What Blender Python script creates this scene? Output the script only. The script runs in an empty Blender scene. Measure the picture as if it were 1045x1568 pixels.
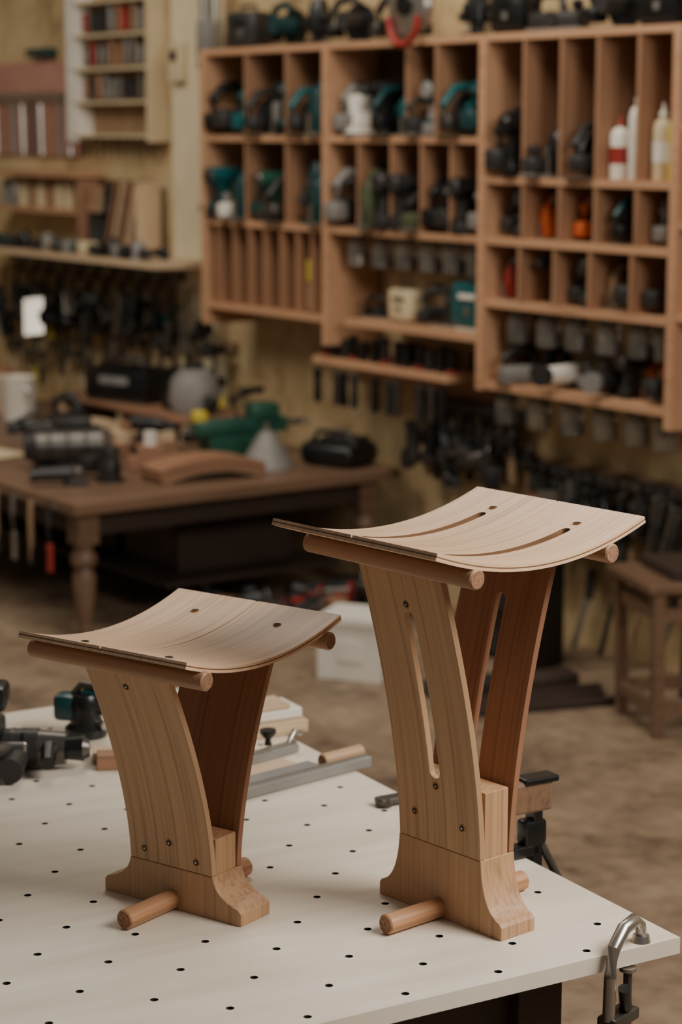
import bpy, bmesh, math, random
from mathutils import Vector, Matrix, Euler
random.seed(23)
scene = bpy.context.scene
COL = scene.collection

def lin(r,g,b):
    def f(c):
        c/=255.0
        return c/12.92 if c<=0.04045 else ((c+0.055)/1.055)**2.4
    return (f(r),f(g),f(b),1)

# ---------------------------------------------------------------- materials
def pmat(name,c,rough=.5,metal=0.0,var=.18,scale=9,trans=0.0):
    m=bpy.data.materials.new(name); m.use_nodes=True
    nt=m.node_tree; N=nt.nodes; L=nt.links
    bs=N['Principled BSDF']
    tc=N.new('ShaderNodeTexCoord'); no=N.new('ShaderNodeTexNoise')
    no.inputs['Scale'].default_value=scale; no.inputs['Detail'].default_value=5
    L.new(tc.outputs['Object'],no.inputs['Vector'])
    cr=N.new('ShaderNodeValToRGB')
    cr.color_ramp.elements[0].position=.3; cr.color_ramp.elements[1].position=.7
    cr.color_ramp.elements[0].color=(c[0]*(1-var),c[1]*(1-var),c[2]*(1-var),1)
    cr.color_ramp.elements[1].color=(min(1,c[0]*(1+var)),min(1,c[1]*(1+var)),min(1,c[2]*(1+var)),1)
    L.new(no.outputs['Fac'],cr.inputs['Fac']); L.new(cr.outputs['Color'],bs.inputs['Base Color'])
    bs.inputs['Roughness'].default_value=rough; bs.inputs['Metallic'].default_value=metal
    bs.inputs['Transmission Weight'].default_value=trans
    return m

def wood(name,c,axis='z',contrast=.35,fine=150,band=14,rough=.5,off=0.0,rings=9,amp=.07,st=95,flat=None):
    # flat: local thickness axis of a bent sheet, so the grain follows the bend
    m=bpy.data.materials.new(name); m.use_nodes=True
    nt=m.node_tree; N=nt.nodes; L=nt.links; bs=N['Principled BSDF']
    tc=N.new('ShaderNodeTexCoord')
    def noise(across,along,detail):
        mp=N.new('ShaderNodeMapping')
        sc=[across]*3; sc['xyz'.index(axis)]=along
        if flat: sc['xyz'.index(flat)]=along
        mp.inputs['Scale'].default_value=sc; mp.inputs['Location'].default_value=(off,off*1.7,off*.6)
        L.new(tc.outputs['Object'],mp.inputs['Vector'])
        n=N.new('ShaderNodeTexNoise'); n.inputs['Scale'].default_value=1; n.inputs['Detail'].default_value=detail
        L.new(mp.outputs['Vector'],n.inputs['Vector']); return n
    nf=noise(fine,fine/st,2.5); nb=noise(band,band/20,.6); nl=noise(5,1.0,2)
    mu=N.new('ShaderNodeMath'); mu.operation='MULTIPLY'; mu.inputs[1].default_value=rings*6.0
    L.new(nb.outputs['Fac'],mu.inputs[0])
    si=N.new('ShaderNodeMath'); si.operation='SINE'; L.new(mu.outputs[0],si.inputs[0])
    ma=N.new('ShaderNodeMath'); ma.operation='MULTIPLY'; ma.inputs[1].default_value=amp
    L.new(si.outputs[0],ma.inputs[0])
    a1=N.new('ShaderNodeMath'); a1.operation='ADD'; L.new(nf.outputs['Fac'],a1.inputs[0]); L.new(ma.outputs[0],a1.inputs[1])
    a2=N.new('ShaderNodeMath'); a2.operation='MULTIPLY_ADD'; a2.inputs[1].default_value=.5
    L.new(nl.outputs['Fac'],a2.inputs[0]); L.new(a1.outputs[0],a2.inputs[2])
    cr=N.new('ShaderNodeValToRGB'); e=cr.color_ramp.elements
    e[0].position=.42; e[1].position=1.0
    k=1-contrast
    e[0].color=(c[0]*k*.94,c[1]*k*.88,c[2]*k*.82,1); e[1].color=(min(1,c[0]*1.14),min(1,c[1]*1.14),min(1,c[2]*1.13),1)
    mid=e.new(.70); mid.color=(c[0]*.98,c[1]*.97,c[2]*.96,1)
    L.new(a2.outputs[0],cr.inputs['Fac']); L.new(cr.outputs['Color'],bs.inputs['Base Color'])
    bs.inputs['Roughness'].default_value=rough
    bp=N.new('ShaderNodeBump'); bp.inputs['Strength'].default_value=.10; bp.inputs['Distance'].default_value=.002
    L.new(nf.outputs['Fac'],bp.inputs['Height']); L.new(bp.outputs['Normal'],bs.inputs['Normal'])
    return m

OAK=lin(188,152,118)
oak={a:wood('oak_'+a,OAK,a,contrast=.30,off=i*3.1) for i,a in enumerate('xyz')}
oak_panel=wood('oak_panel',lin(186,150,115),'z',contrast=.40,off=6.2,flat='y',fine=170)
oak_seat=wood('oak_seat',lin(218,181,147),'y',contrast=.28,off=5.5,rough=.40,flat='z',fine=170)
oak_shaded=wood('oak_shaded_panel',lin(150,106,80),'z',contrast=.36,off=9,flat='y',fine=170)  # rear panel's shade put into the colour: darker, redder oak
oak_base=wood('oak_base',lin(186,146,110),'z',contrast=.26,off=13,band=8)
oak_rail=wood('oak_rail',lin(168,130,100),'x',contrast=.34,off=3)
oak_dowel=wood('oak_dowel',lin(182,134,97),'y',contrast=.34,off=3)
ply_dark=wood('ply_dark',lin(120,88,62),'y',off=2)
endgrain=pmat('end_grain',lin(142,104,78),.7,var=.35,scale=220)
shelfw=wood('shelf_pine',lin(190,146,112),'x',contrast=.25,off=4,rough=.6)
shelfv=wood('shelf_pine_v',lin(156,116,87),'z',contrast=.25,off=7,rough=.6)
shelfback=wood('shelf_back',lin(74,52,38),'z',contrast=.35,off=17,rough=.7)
benchw=wood('bench_wood',lin(118,92,73),'y',contrast=.5,off=6,rough=.4,fine=60,st=30)
darkwood=wood('dark_wood',lin(58,43,35),'x',contrast=.5,off=8,rough=.6)
palew=wood('pale_wood',lin(204,178,146),'x',contrast=.2,off=21,rough=.6)
redwood=wood('red_wood',lin(150,110,84),'x',contrast=.4,off=31,rough=.6,fine=60,st=30)

teal=pmat('teal_plastic',lin(18,88,90),.36)
teald=pmat('dark_teal_plastic',lin(16,58,60),.36)
green=pmat('green_enamel',lin(38,84,68),.38)
olive=pmat('olive_plastic',lin(74,80,54),.5)
black=pmat('black_plastic',lin(20,20,21),.32)
charcoal=pmat('charcoal_rubber',lin(46,44,43),.42)
steel=pmat('steel',lin(176,172,165),.3,metal=.9,var=.12)
darksteel=pmat('dark_steel',lin(96,91,86),.36,metal=.8)
brass=pmat('screw_brass',lin(160,130,90),.35,metal=.9)
red=pmat('red_plastic',lin(150,44,36),.45)
orange=pmat('orange_plastic',lin(206,98,46),.45)
yellow=pmat('yellow_plastic',lin(206,186,60),.45)
white=pmat('white_plastic',lin(228,222,210),.5,var=.05)
cream=pmat('cream_card',lin(206,188,152),.7,var=.1)
greyp=pmat('grey_plastic',lin(130,126,121),.5)
pink=pmat('pink_board',lin(190,140,124),.7,var=.08)
glass=pmat('jar_glass',lin(206,202,190),.1,trans=.85,var=.08)
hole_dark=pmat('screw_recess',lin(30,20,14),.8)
cardb=pmat('cardboard',lin(150,122,92),.8)
creamwall=pmat('cream_paint',lin(222,208,174),.7,var=.08,scale=4)

# ---------------------------------------------------------------- mesh builder
class B:
    def __init__(s): s.v=[];s.f=[];s.m=[];s.sm=[];s.mats=[]
    def mi(s,mat):
        if mat not in s.mats: s.mats.append(mat)
        return s.mats.index(mat)
    def merge(s,o,M):
        k=len(s.v); s.v+=[M@v for v in o.v]
        for f,m,sm in zip(o.f,o.m,o.sm): s.f.append([a+k for a in f]); s.m.append(s.mi(o.mats[m])); s.sm.append(sm)
        return s
    def raw(s,vs,fs,mat,smooth=False,M=None):
        o=len(s.v)
        for v in vs:
            v=Vector(v)
            if M is not None: v=M@v
            s.v.append(v)
        i=s.mi(mat)
        for f in fs: s.f.append([a+o for a in f]); s.m.append(i); s.sm.append(smooth)
        return s
    def box(s,c,size,mat,rot=(0,0,0),bev=0.0,seg=2,taper=1.0):
        bm=bmesh.new(); bmesh.ops.create_cube(bm,size=1)
        for v in bm.verts:
            k=taper if v.co.z>0 else 1
            v.co=Vector((v.co.x*size[0]*k,v.co.y*size[1]*k,v.co.z*size[2]))
        if bev>0: bmesh.ops.bevel(bm,geom=bm.edges[:],offset=bev,segments=seg,affect='EDGES',profile=.5)
        M=Matrix.Translation(c)@Euler(rot).to_matrix().to_4x4()
        bm.verts.index_update()
        s.raw([v.co.copy() for v in bm.verts],[[v.index for v in f.verts] for f in bm.faces],mat,bev>0.006,M)
        bm.free(); return s
    def cyl(s,p0,p1,r0,r1,mat,n=20,cap=None,smooth=True):
        p0=Vector(p0);p1=Vector(p1);d=(p1-p0)
        q=d.to_track_quat('Z','Y').to_matrix()
        X=q@Vector((1,0,0));Y=q@Vector((0,1,0))
        vs=[]
        for p,r in((p0,r0),(p1,r1)):
            for i in range(n):
                a=2*math.pi*i/n; vs.append(p+X*math.cos(a)*r+Y*math.sin(a)*r)
        s.raw(vs,[[i,(i+1)%n,n+(i+1)%n,n+i] for i in range(n)],mat,smooth)
        s.raw(vs[:n],[list(range(n))[::-1]],cap or mat); s.raw(vs[n:],[list(range(n))],cap or mat)
        return s
    def rod(s,p0,p1,r,mat,cap,ch=.0025,n=40):
        p0=Vector(p0);p1=Vector(p1);d=(p1-p0).normalized()
        q=d.to_track_quat('Z','Y').to_matrix();X=q@Vector((1,0,0));Y=q@Vector((0,1,0))
        rings=[(p0,r-ch),(p0+d*ch,r),(p1-d*ch,r),(p1,r-ch)];vs=[]
        for p,rr in rings:
            for i in range(n):
                a=2*math.pi*i/n; vs.append(p+X*math.cos(a)*rr+Y*math.sin(a)*rr)
        fs=[[k*n+i,k*n+(i+1)%n,(k+1)*n+(i+1)%n,(k+1)*n+i] for k in range(3) for i in range(n)]
        o=len(s.v)
        s.raw(vs,fs,mat,True)
        i=s.mi(cap)
        s.f.append([o+k for k in range(n)][::-1]);s.m.append(i);s.sm.append(False)
        s.f.append([o+3*n+k for k in range(n)]);s.m.append(i);s.sm.append(False)
        return s
    def lathe(s,prof,mat,loc=(0,0,0),rot=(0,0,0),n=20,smooth=True):
        M=Matrix.Translation(loc)@Euler(rot).to_matrix().to_4x4(); vs=[];fs=[]
        for r,z in prof:
            for i in range(n):
                a=2*math.pi*i/n; vs.append((r*math.cos(a),r*math.sin(a),z))
        K=len(prof)
        for k in range(K-1):
            for i in range(n): fs.append([k*n+i,k*n+(i+1)%n,(k+1)*n+(i+1)%n,(k+1)*n+i])
        fs.append(list(range(n))[::-1]); fs.append([(K-1)*n+i for i in range(n)])
        return s.raw(vs,fs,mat,smooth,M)
    def tube(s,pts,r,mat,n=10):
        pts=[Vector(p) for p in pts]; vs=[];fs=[]
        up=Vector((0.01,.02,1))
        for k,p in enumerate(pts):
            d=(pts[min(k+1,len(pts)-1)]-pts[max(k-1,0)]).normalized()
            X=d.cross(up)
            if X.length<.1: X=d.cross(Vector((1,0,0)))
            X.normalize(); Y=d.cross(X).normalized()
            rr=r[k] if isinstance(r,(list,tuple)) else r
            for i in range(n):
                a=2*math.pi*i/n; vs.append(p+X*math.cos(a)*rr+Y*math.sin(a)*rr)
        for k in range(len(pts)-1):
            for i in range(n): fs.append([k*n+i,k*n+(i+1)%n,(k+1)*n+(i+1)%n,(k+1)*n+i])
        fs.append(list(range(n))[::-1]); fs.append([(len(pts)-1)*n+i for i in range(n)])
        return s.raw(vs,fs,mat,True)
    def extr(s,poly,a,b,mat,plane='xz'):
        def P(p,w):
            return {'xz':(p[0],w,p[1]),'yz':(w,p[0],p[1]),'xy':(p[0],p[1],w)}[plane]
        n=len(poly)
        vs=[P(p,a) for p in poly]+[P(p,b) for p in poly]
        fs=[list(range(n))[::-1],[n+i for i in range(n)]]+[[i,(i+1)%n,n+(i+1)%n,n+i] for i in range(n)]
        return s.raw(vs,fs,mat)
    def obj(s,name,loc=(0,0,0),rotz=0,parent=None,bevel=0,rot=None,scale=1):
        me=bpy.data.meshes.new(name); me.from_pydata([tuple(v*scale) for v in s.v],[],s.f)
        for m in s.mats: me.materials.append(m)
        for p,mi,sm in zip(me.polygons,s.m,s.sm): p.material_index=mi; p.use_smooth=sm
        bm=bmesh.new(); bm.from_mesh(me); bmesh.ops.recalc_face_normals(bm,faces=bm.faces[:]); bm.to_mesh(me); bm.free()
        me.update()
        sharp(me)
        o=bpy.data.objects.new(name,me); COL.objects.link(o)
        o.location=loc; o.rotation_euler=rot if rot else (0,0,rotz)
        if parent: o.parent=parent
        if bevel: addbevel(o,bevel)
        return o
def sharp(me,ang=42):
    bm=bmesh.new();bm.from_mesh(me)
    for e in bm.edges:
        if len(e.link_faces)==2:
            a=e.link_faces[0].normal.angle(e.link_faces[1].normal,0)
            e.smooth=a<math.radians(ang)
    bm.to_mesh(me);bm.free();me.update()
def addbevel(o,w):
    md=o.modifiers.new('bevel','BEVEL'); md.width=w; md.segments=2; md.limit_method='ANGLE'; md.angle_limit=math.radians(50)
def cut(o,cb):
    c=cb.obj('cutter_tmp'); c.parent=o.parent
    md=o.modifiers.new('b','BOOLEAN'); md.operation='DIFFERENCE'; md.solver='EXACT'; md.object=c
    bpy.context.view_layer.update()
    dg=bpy.context.evaluated_depsgraph_get()
    me=bpy.data.meshes.new_from_object(o.evaluated_get(dg),preserve_all_data_layers=True,depsgraph=dg)
    o.modifiers.clear(); old=o.data; o.data=me; bpy.data.meshes.remove(old)
    bpy.data.objects.remove(c,do_unlink=True)

# ---------------------------------------------------------------- frames
H=2.10; TZ=0.77
R=(.5751,-.8181); NN=(.8181,.5751); WR=math.atan2(R[1],R[0])
def WL(s,q,z): return (R[0]*s+NN[0]*q, R[1]*s+NN[1]*q, z)
WQ=5.70
def wobj(b,name,s,q,z,rz=0,bevel=0,scale=1): return b.obj(name,WL(s,q,z),WR+rz,bevel=bevel,scale=scale)

# ---------------------------------------------------------------- room
def surf(name,cols,s1,s2,rough,k2=.45):
    m=bpy.data.materials.new(name); m.use_nodes=True
    nt=m.node_tree;N=nt.nodes;L=nt.links;bs=N['Principled BSDF']
    tc=N.new('ShaderNodeTexCoord')
    n1=N.new('ShaderNodeTexNoise');n1.inputs['Scale'].default_value=s1;n1.inputs['Detail'].default_value=8;n1.inputs['Roughness'].default_value=.65
    n2=N.new('ShaderNodeTexNoise');n2.inputs['Scale'].default_value=s2;n2.inputs['Detail'].default_value=6
    L.new(tc.outputs['Object'],n1.inputs['Vector']);L.new(tc.outputs['Object'],n2.inputs['Vector'])
    a=N.new('ShaderNodeMath');a.operation='MULTIPLY_ADD';a.inputs[1].default_value=k2;L.new(n2.outputs['Fac'],a.inputs[0]);L.new(n1.outputs['Fac'],a.inputs[2])
    cr=N.new('ShaderNodeValToRGB');e=cr.color_ramp.elements
    e[0].position=.5;e[0].color=cols[0];e[1].position=.95;e[1].color=cols[2]
    k=e.new(.7);k.color=cols[1]
    L.new(a.outputs[0],cr.inputs['Fac']);L.new(cr.outputs['Color'],bs.inputs['Base Color']);bs.inputs['Roughness'].default_value=rough
    return m
fm=surf('concrete_floor',(lin(88,72,58),lin(132,111,90),lin(162,141,116)),2.4,14,.5)
wm=surf('painted_plaster',(lin(140,114,78),lin(196,170,126),lin(218,196,154)),1.9,7,.7)
b=B(); b.box((-4.5,.85,-.05),(19,9.8,.1),fm); wobj(b,'floor',0,0,0)
b=B(); b.box((-4.5,WQ+.06,1.7),(19,.12,3.4),wm); wobj(b,'wall_back',0,0,0)
b=B(); b.box((-13.95,.85,1.7),(.12,9.56,3.4),wm); wobj(b,'wall_left',0,0,0)

# ---------------------------------------------------------------- white perforated worktable
white_top=bpy.data.materials.new('white_laminate');white_top.use_nodes=True
nt=white_top.node_tree;N=nt.nodes;L=nt.links;bs=N['Principled BSDF']
tc=N.new('ShaderNodeTexCoord');mp=N.new('ShaderNodeMapping');mp.inputs['Scale'].default_value=(2,14,2);mp.inputs['Rotation'].default_value=(0,0,.5)
n1=N.new('ShaderNodeTexNoise');n1.inputs['Scale'].default_value=1;n1.inputs['Detail'].default_value=6
L.new(tc.outputs['Object'],mp.inputs['Vector']);L.new(mp.outputs['Vector'],n1.inputs['Vector'])
cr=N.new('ShaderNodeValToRGB');e=cr.color_ramp.elements;e[0].position=.3;e[0].color=lin(220,207,188);e[1].position=.7;e[1].color=lin(238,227,210)
L.new(n1.outputs['Fac'],cr.inputs['Fac']);L.new(cr.outputs['Color'],bs.inputs['Base Color'])
cr2=N.new('ShaderNodeMapRange');cr2.inputs['To Min'].default_value=.24;cr2.inputs['To Max'].default_value=.46
L.new(n1.outputs['Fac'],cr2.inputs['Value']);L.new(cr2.outputs['Result'],bs.inputs['Roughness'])
CX,CY=.566,3.353; TR=math.radians(30)
def TL(x,y,z=0): return (CX+math.cos(TR)*x-math.sin(TR)*y, CY+math.sin(TR)*x+math.cos(TR)*y, TZ+z)
te=bpy.data.objects.new('perforated_worktable',None);COL.objects.link(te);te.location=(CX,CY,0);te.rotation_euler=(0,0,TR)
b=B();b.box((-.70,.93,TZ-.014),(1.40,1.86,.028),white_top)
top=b.obj('table_top',parent=te)
cb=B();S=.1235
for i in range(-20,21):
    for j in range(-20,21):
        x=-.607+(i+j)*S*.7071; y=.293+(-i+j)*S*.7071
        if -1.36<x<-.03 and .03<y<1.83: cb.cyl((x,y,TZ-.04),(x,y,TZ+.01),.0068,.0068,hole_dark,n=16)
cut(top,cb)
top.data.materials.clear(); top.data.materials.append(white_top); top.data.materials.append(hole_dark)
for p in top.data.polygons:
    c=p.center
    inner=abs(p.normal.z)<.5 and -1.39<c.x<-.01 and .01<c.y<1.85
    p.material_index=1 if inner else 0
b=B()
for x in(-.20,-1.22):
    for y in(.16,1.70): b.box((x,y,.36),(.09,.09,.72),darkwood,bev=.004)
for y in(.16,1.70): b.box((-.71,y,.67),(.93,.03,.12),darkwood)
for x in(-.20,-1.22): b.box((x,.93,.67),(.03,1.45,.12),darkwood)
b.box((-.71,.93,.20),(1.0,1.52,.02),darkwood)
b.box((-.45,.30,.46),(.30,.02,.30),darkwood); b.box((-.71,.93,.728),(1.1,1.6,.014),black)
b.obj('table_frame',parent=te)

# ---------------------------------------------------------------- stools
def bez(p0,p1,p2,n):
    out=[]
    for i in range(n+1):
        t=i/n; out.append(((1-t)**2*p0[0]+2*t*(1-t)*p1[0]+t*t*p2[0],(1-t)**2*p0[1]+2*t*(1-t)*p1[1]+t*t*p2[1]))
    return out
def stool(name,cx,cy,rz,a,bb,h0,dip,th,zs,pw,dw,zt,zcore,rw,rr,rhalf,slots,wide,fh):
    e=bpy.data.objects.new(name,None);COL.objects.link(e);e.location=(cx,cy,TZ);e.rotation_euler=(0,0,rz)
    hp=pw/2
    half=[(fh,0),(fh,.022)]+bez((fh-.005,.028),(hp+.006,.040),(hp+.001,zs),16)
    poly=half+[(-x,z) for x,z in half[::-1]]
    b=B();b.extr(poly,-.04,.04,oak_base);b.obj('foot_base',parent=e,bevel=.0015)
    b=B();b.extr([(-hp+.002,zs-.002),(hp-.002,zs-.002),(hp-.002,zcore),(-hp+.002,zcore)],-.0275,.0275,oak_base);b.obj('core_tongue',parent=e,bevel=.0015)
    b=B();b.rod((.002,-.165,.0175),(.002,.165,.0175),.0172,oak_dowel,endgrain);b.obj('foot_dowel',parent=e)
    def wc(z):
        t=max(0,(z-zs)/(zt-zs)); return .034+dw*t**1.6
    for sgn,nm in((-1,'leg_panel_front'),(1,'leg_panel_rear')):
        n=44;vs=[];fs=[]
        for i in range(n+1):
            z=zs+.0008+(zt-zs)*i/n; dz=.002; sl=(wc(z+dz)-wc(z-dz))/(2*dz)
            nx=1/math.sqrt(1+sl*sl); nz=-sl*nx
            w=wc(z)
            for off in(-.006,.006):
                for u in(-hp,hp):
                    vs.append((u,sgn*(w+off*nx),z+off*nz))
        for i in range(n):
            o=i*4;p=o+4
            fs+= [[o,o+1,p+1,p],[o+2,p+2,p+3,o+3],[o,p,p+2,o+2],[o+1,o+3,p+3,p+1]]
        fs+=[[0,2,3,1],[4*n,4*n+1,4*n+3,4*n+2]]
        b=B();b.raw(vs,fs,oak_panel if sgn<0 else oak_shaded,True)
        o=b.obj(nm,parent=e)
        if slots:
            zb,ztp=slots; cbm=B(); w=.0115
            pts=[]
            for k in range(13): an=math.pi*k/12; pts.append((w*math.cos(an),ztp+w*math.sin(an)))
            for k in range(13): an=math.pi+math.pi*k/12; pts.append((wide*math.cos(an),zb+wide*math.sin(an)))
            cbm.extr(pts,-.25 if sgn<0 else .005,-.005 if sgn<0 else .25,oak_panel)
            cut(o,cbm)
        for p in o.data.polygons: p.use_smooth=False
        addbevel(o,.0014)
        b=B()
        if slots: sc=[(-.058,zs+.05),(.058,zs+.048),(0,zb-.026),(0,ztp+.024)]
        else: sc=[(-.058,zs+.022),(.0,zs+.044),(.058,zs+.020),(-.01,zt-.05)]
        for u,z in sc:
            y=sgn*(wc(z)+.0062); sl=(wc(z+.002)-wc(z-.002))/.004
            d=Vector((0,sgn,-sl)).normalized(); c=Vector((u,y,z))
            b.cyl(c-d*.003,c+d*.0006,.0072,.0072,brass,n=20); b.cyl(c,c+d*.001,.0052,.0052,hole_dark,n=16); b.cyl(c,c+d*.0014,.0024,.0024,steel,n=12)
        b.obj(nm+'_screws',parent=e)
    for sgn in(-1,1):
        zr=h0+dip*(rw/bb)**2-th-rr+.001
        b=B();b.rod((-rhalf,sgn*rw,zr),(rhalf,sgn*rw,zr),rr,oak_rail,endgrain);b.obj('seat_rail_%d'%(1 if sgn<0 else 2),parent=e)
    def zt_(v): return h0+dip*(abs(v)/bb)**2
    offs=[0,th*.38,th*.58,th]; lm=[oak_seat,ply_dark,oak_seat]
    sw=.0092; s1,s2=-.50*bb,.63*bb
    for idx,(u0,u1) in enumerate(((-a,-.0018),(.0018,a))):
        um=(u0+u1)/2
        vl=[-bb+2*bb*i/60 for i in range(61)]
        if slots:
            arcv=[sw*math.sin(math.pi/2*k/6) for k in range(7)]
            vl=[v for v in vl if abs(v-s1)>sw*1.3 and abs(v-s2)>sw*1.3]+[s1-t for t in arcv]+[s2+t for t in arcv]
            vl=sorted(set(round(v,6) for v in vl))
        def hw(v):
            if not slots: return 0
            if v<=s1-sw+1e-6 or v>=s2+sw-1e-6: return 0
            if v<s1: return math.sqrt(max(0,sw*sw-(s1-v)**2))
            if v>s2: return math.sqrt(max(0,sw*sw-(v-s2)**2))
            return sw
        b=B();vs=[]
        for v in vl:
            sl=2*dip*v/bb**2; nn=1/math.sqrt(1+sl*sl); h=hw(v)
            for k in range(4):
                for u in(u0,um-h,um+h,u1): vs.append((u,v+offs[k]*sl*nn,zt_(v)-offs[k]*nn))
        b.v=[Vector(v) for v in vs]
        idv=lambda i,k,j:i*16+k*4+j
        n=len(vl)-1
        def addf(f,mat,sm=False): b.f.append(f);b.m.append(b.mi(mat));b.sm.append(sm)
        for i in range(n):
            for j in(0,2):
                addf([idv(i,0,j),idv(i,0,j+1),idv(i+1,0,j+1),idv(i+1,0,j)],oak_seat)
                addf([idv(i,3,j),idv(i+1,3,j),idv(i+1,3,j+1),idv(i,3,j+1)],oak_seat)
            hole=max(hw(vl[i]),hw(vl[i+1]))>0
            for k in range(3):
                for j in [0,3]: addf([idv(i,k,j),idv(i+1,k,j),idv(i+1,k+1,j),idv(i,k+1,j)],lm[k])
                if hole:
                    for j in (1,2): addf([idv(i,k,j),idv(i+1,k,j),idv(i+1,k+1,j),idv(i,k+1,j)],ply_dark)
        for i in(0,n):
            for k in range(3): addf([idv(i,k,0),idv(i,k+1,0),idv(i,k+1,3),idv(i,k,3)],lm[k])
        o=b.obj('seat_board_%d'%(idx+1),parent=e)
        bm=bmesh.new();bm.from_mesh(o.data);bmesh.ops.remove_doubles(bm,verts=bm.verts[:],dist=1e-5)
        bmesh.ops.recalc_face_normals(bm,faces=bm.faces[:])
        for f in bm.faces: f.smooth=False
        bm.to_mesh(o.data);bm.free()
        b=B()
        for v in ((bb*.76,) if slots else (-bb*.70,bb*.70)):
            b.cyl((um,v,zt_(v)-.004),(um,v,zt_(v)+.0012),.0076,.0076,brass,n=20)
            b.cyl((um,v,zt_(v)),(um,v,zt_(v)+.0018),.0062,.0062,hole_dark,n=16)
        b.obj('seat_board_%d_screws'%(idx+1),parent=e)
    return e
stool('wooden_stool',.197,3.474,math.radians(-49),.198,.238,.646,.044,.0115,.125,.198,.106,.646,.24,.156,.0165,.203,(.26,.535),.0125,.151)
stool('wooden_stool.001',-.270,3.520,math.radians(-36),.183,.206,.463,.036,.011,.075,.184,.118,.464,.138,.166,.0158,.192,None,0,.154)

# ---------------------------------------------------------------- generic tools (origin at bottom)
def t_drill(body=teal,dark=black):
    b=B()
    b.cyl((-.09,0,.165),(.04,0,.165),.036,.034,body); b.cyl((-.10,0,.165),(-.09,0,.165),.024,.034,dark)
    b.cyl((.04,0,.165),(.085,0,.165),.033,.026,dark); b.cyl((.085,0,.165),(.125,0,.165),.02,.022,charcoal); b.cyl((.125,0,.165),(.145,0,.165),.02,.01,charcoal)
    b.extr([(-.055,.14),(.005,.14),(-.008,.05),(-.055,.045)],-.020,.020,body); b.extr([(-.06,.12),(-.045,.12),(-.06,.05),(-.07,.05)],-.02,.02,dark)
    b.box((.008,0,.115),(.014,.016,.04),charcoal,bev=.004)
    b.box((-.025,0,.025),(.12,.075,.05),dark,bev=.01); b.box((-.03,0,.053),(.1,.06,.012),body,bev=.004)
    return b
def t_saw(body=teal,dark=black):
    b=B()
    b.box((0,0,.004),(.27,.14,.006),steel); b.cyl((.02,.02,.085),(.02,.045,.085),.085,.085,dark,n=28); b.cyl((.02,.014,.085),(.02,.052,.085),.03,.03,steel)
    b.cyl((.02,.02,.095),(.02,-.09,.095),.045,.04,body); b.tube([(-.12,0,.05),(-.13,0,.12),(-.08,0,.18),(0,0,.19),(.05,0,.16)],.017,body)
    b.box((-.1,-.01,.055),(.08,.07,.06),dark,bev=.012)
    return b
def t_sander(body=teal,dark=black):
    b=B()
    b.lathe([(.0,0),(.062,0),(.062,.014),(.045,.018),(.05,.035),(.047,.08),(.04,.10),(.046,.125),(.04,.148),(.0,.155)],body)
    b.lathe([(.0,0),(.064,0),(.064,.012),(0,.012)],dark); b.cyl((-.03,0,.04),(-.13,0,.05),.02,.018,dark); b.box((-.13,0,.06),(.08,.08,.07),charcoal,bev=.015)
    b.box((.035,0,.06),(.04,.03,.05),dark,bev=.008)
    return b
def t_planer(body=teal,dark=black):
    b=B()
    b.box((0,0,.045),(.27,.08,.065),body,bev=.014); b.box((0,0,.008),(.29,.082,.014),steel,bev=.002)
    b.tube([(-.11,0,.06),(-.13,0,.11),(-.08,0,.145),(.01,0,.14),(.03,0,.08)],.016,dark); b.lathe([(.0,0),(.014,0),(.024,.02),(.022,.04),(0,.05)],dark,loc=(.1,0,.075))
    b.cyl((.0,-.05,.05),(.0,.05,.05),.028,.028,charcoal)
    return b
def t_router(body=teal,dark=black):
    b=B()
    b.lathe([(0,0),(.075,0),(.075,.01),(.03,.012),(.03,.05),(.045,.06),(.047,.16),(.04,.18),(.035,.20),(0,.205)],body)
    for sx in(-1,1):
        b.cyl((sx*.05,0,.01),(sx*.05,0,.14),.006,.006,steel,n=10); b.lathe([(0,0),(.012,0),(.024,.02),(.02,.045),(0,.05)],dark,loc=(sx*.04,0,.08),rot=(0,sx*math.pi/2,0))
    b.box((0,0,.11),(.12,.06,.05),dark,bev=.01)
    return b
def t_grinder(body=teal,dark=black):
    b=B()
    b.cyl((-.10,0,.05),(.04,0,.05),.03,.034,body); b.cyl((-.135,0,.05),(-.10,0,.05),.034,.03,dark); b.box((.06,0,.05),(.06,.06,.06),darksteel,bev=.014)
    b.cyl((.06,.0,.0),(.06,0,.006),.055,.055,charcoal,n=26); b.cyl((.06,.0,.006),(.06,0,.03),.02,.02,steel); b.extr([(.01,.01),(.115,.01),(.10,.03),(.03,.03)],-.045,.045,darksteel)
    b.cyl((.06,.03,.05),(.06,.11,.06),.014,.017,dark)
    return b
def t_jigsaw(body=teal,dark=black):
    b=B()
    b.box((.02,0,.004),(.15,.07,.008),steel,bev=.002); b.box((.045,0,.07),(.06,.06,.13),body,bev=.014); b.box((-.02,0,.06),(.12,.055,.06),dark,bev=.014)
    b.tube([(.06,0,.12),(.03,0,.165),(-.05,0,.17),(-.09,0,.13),(-.085,0,.07)],.020,body); b.box((-.09,0,.05),(.06,.07,.06),body,bev=.01); b.box((.09,0,.03),(.006,.012,.08),steel)
    b.tube([(-.03,0,.185),(-.0,0,.19),(.02,0,.175)],.012,dark)
    return b
def t_bottle(c1=white,c2=red,h=.22):
    b=B()
    b.lathe([(0,0),(.036,0),(.038,.005),(.038,h*.3),(.038,h*.66),(.03,h*.76),(.014,h*.8),(.014,h*.84)],c1)
    b.lathe([(.0385,0),(.0388,0),(.0388,h*.26),(.0385,h*.26)],c2,loc=(0,0,h*.24)); b.lathe([(0,0),(.016,0),(.016,h*.05),(.006,h*.1),(.004,h*.18),(0,h*.18)],c2,loc=(0,0,h*.82))
    return b
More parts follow.
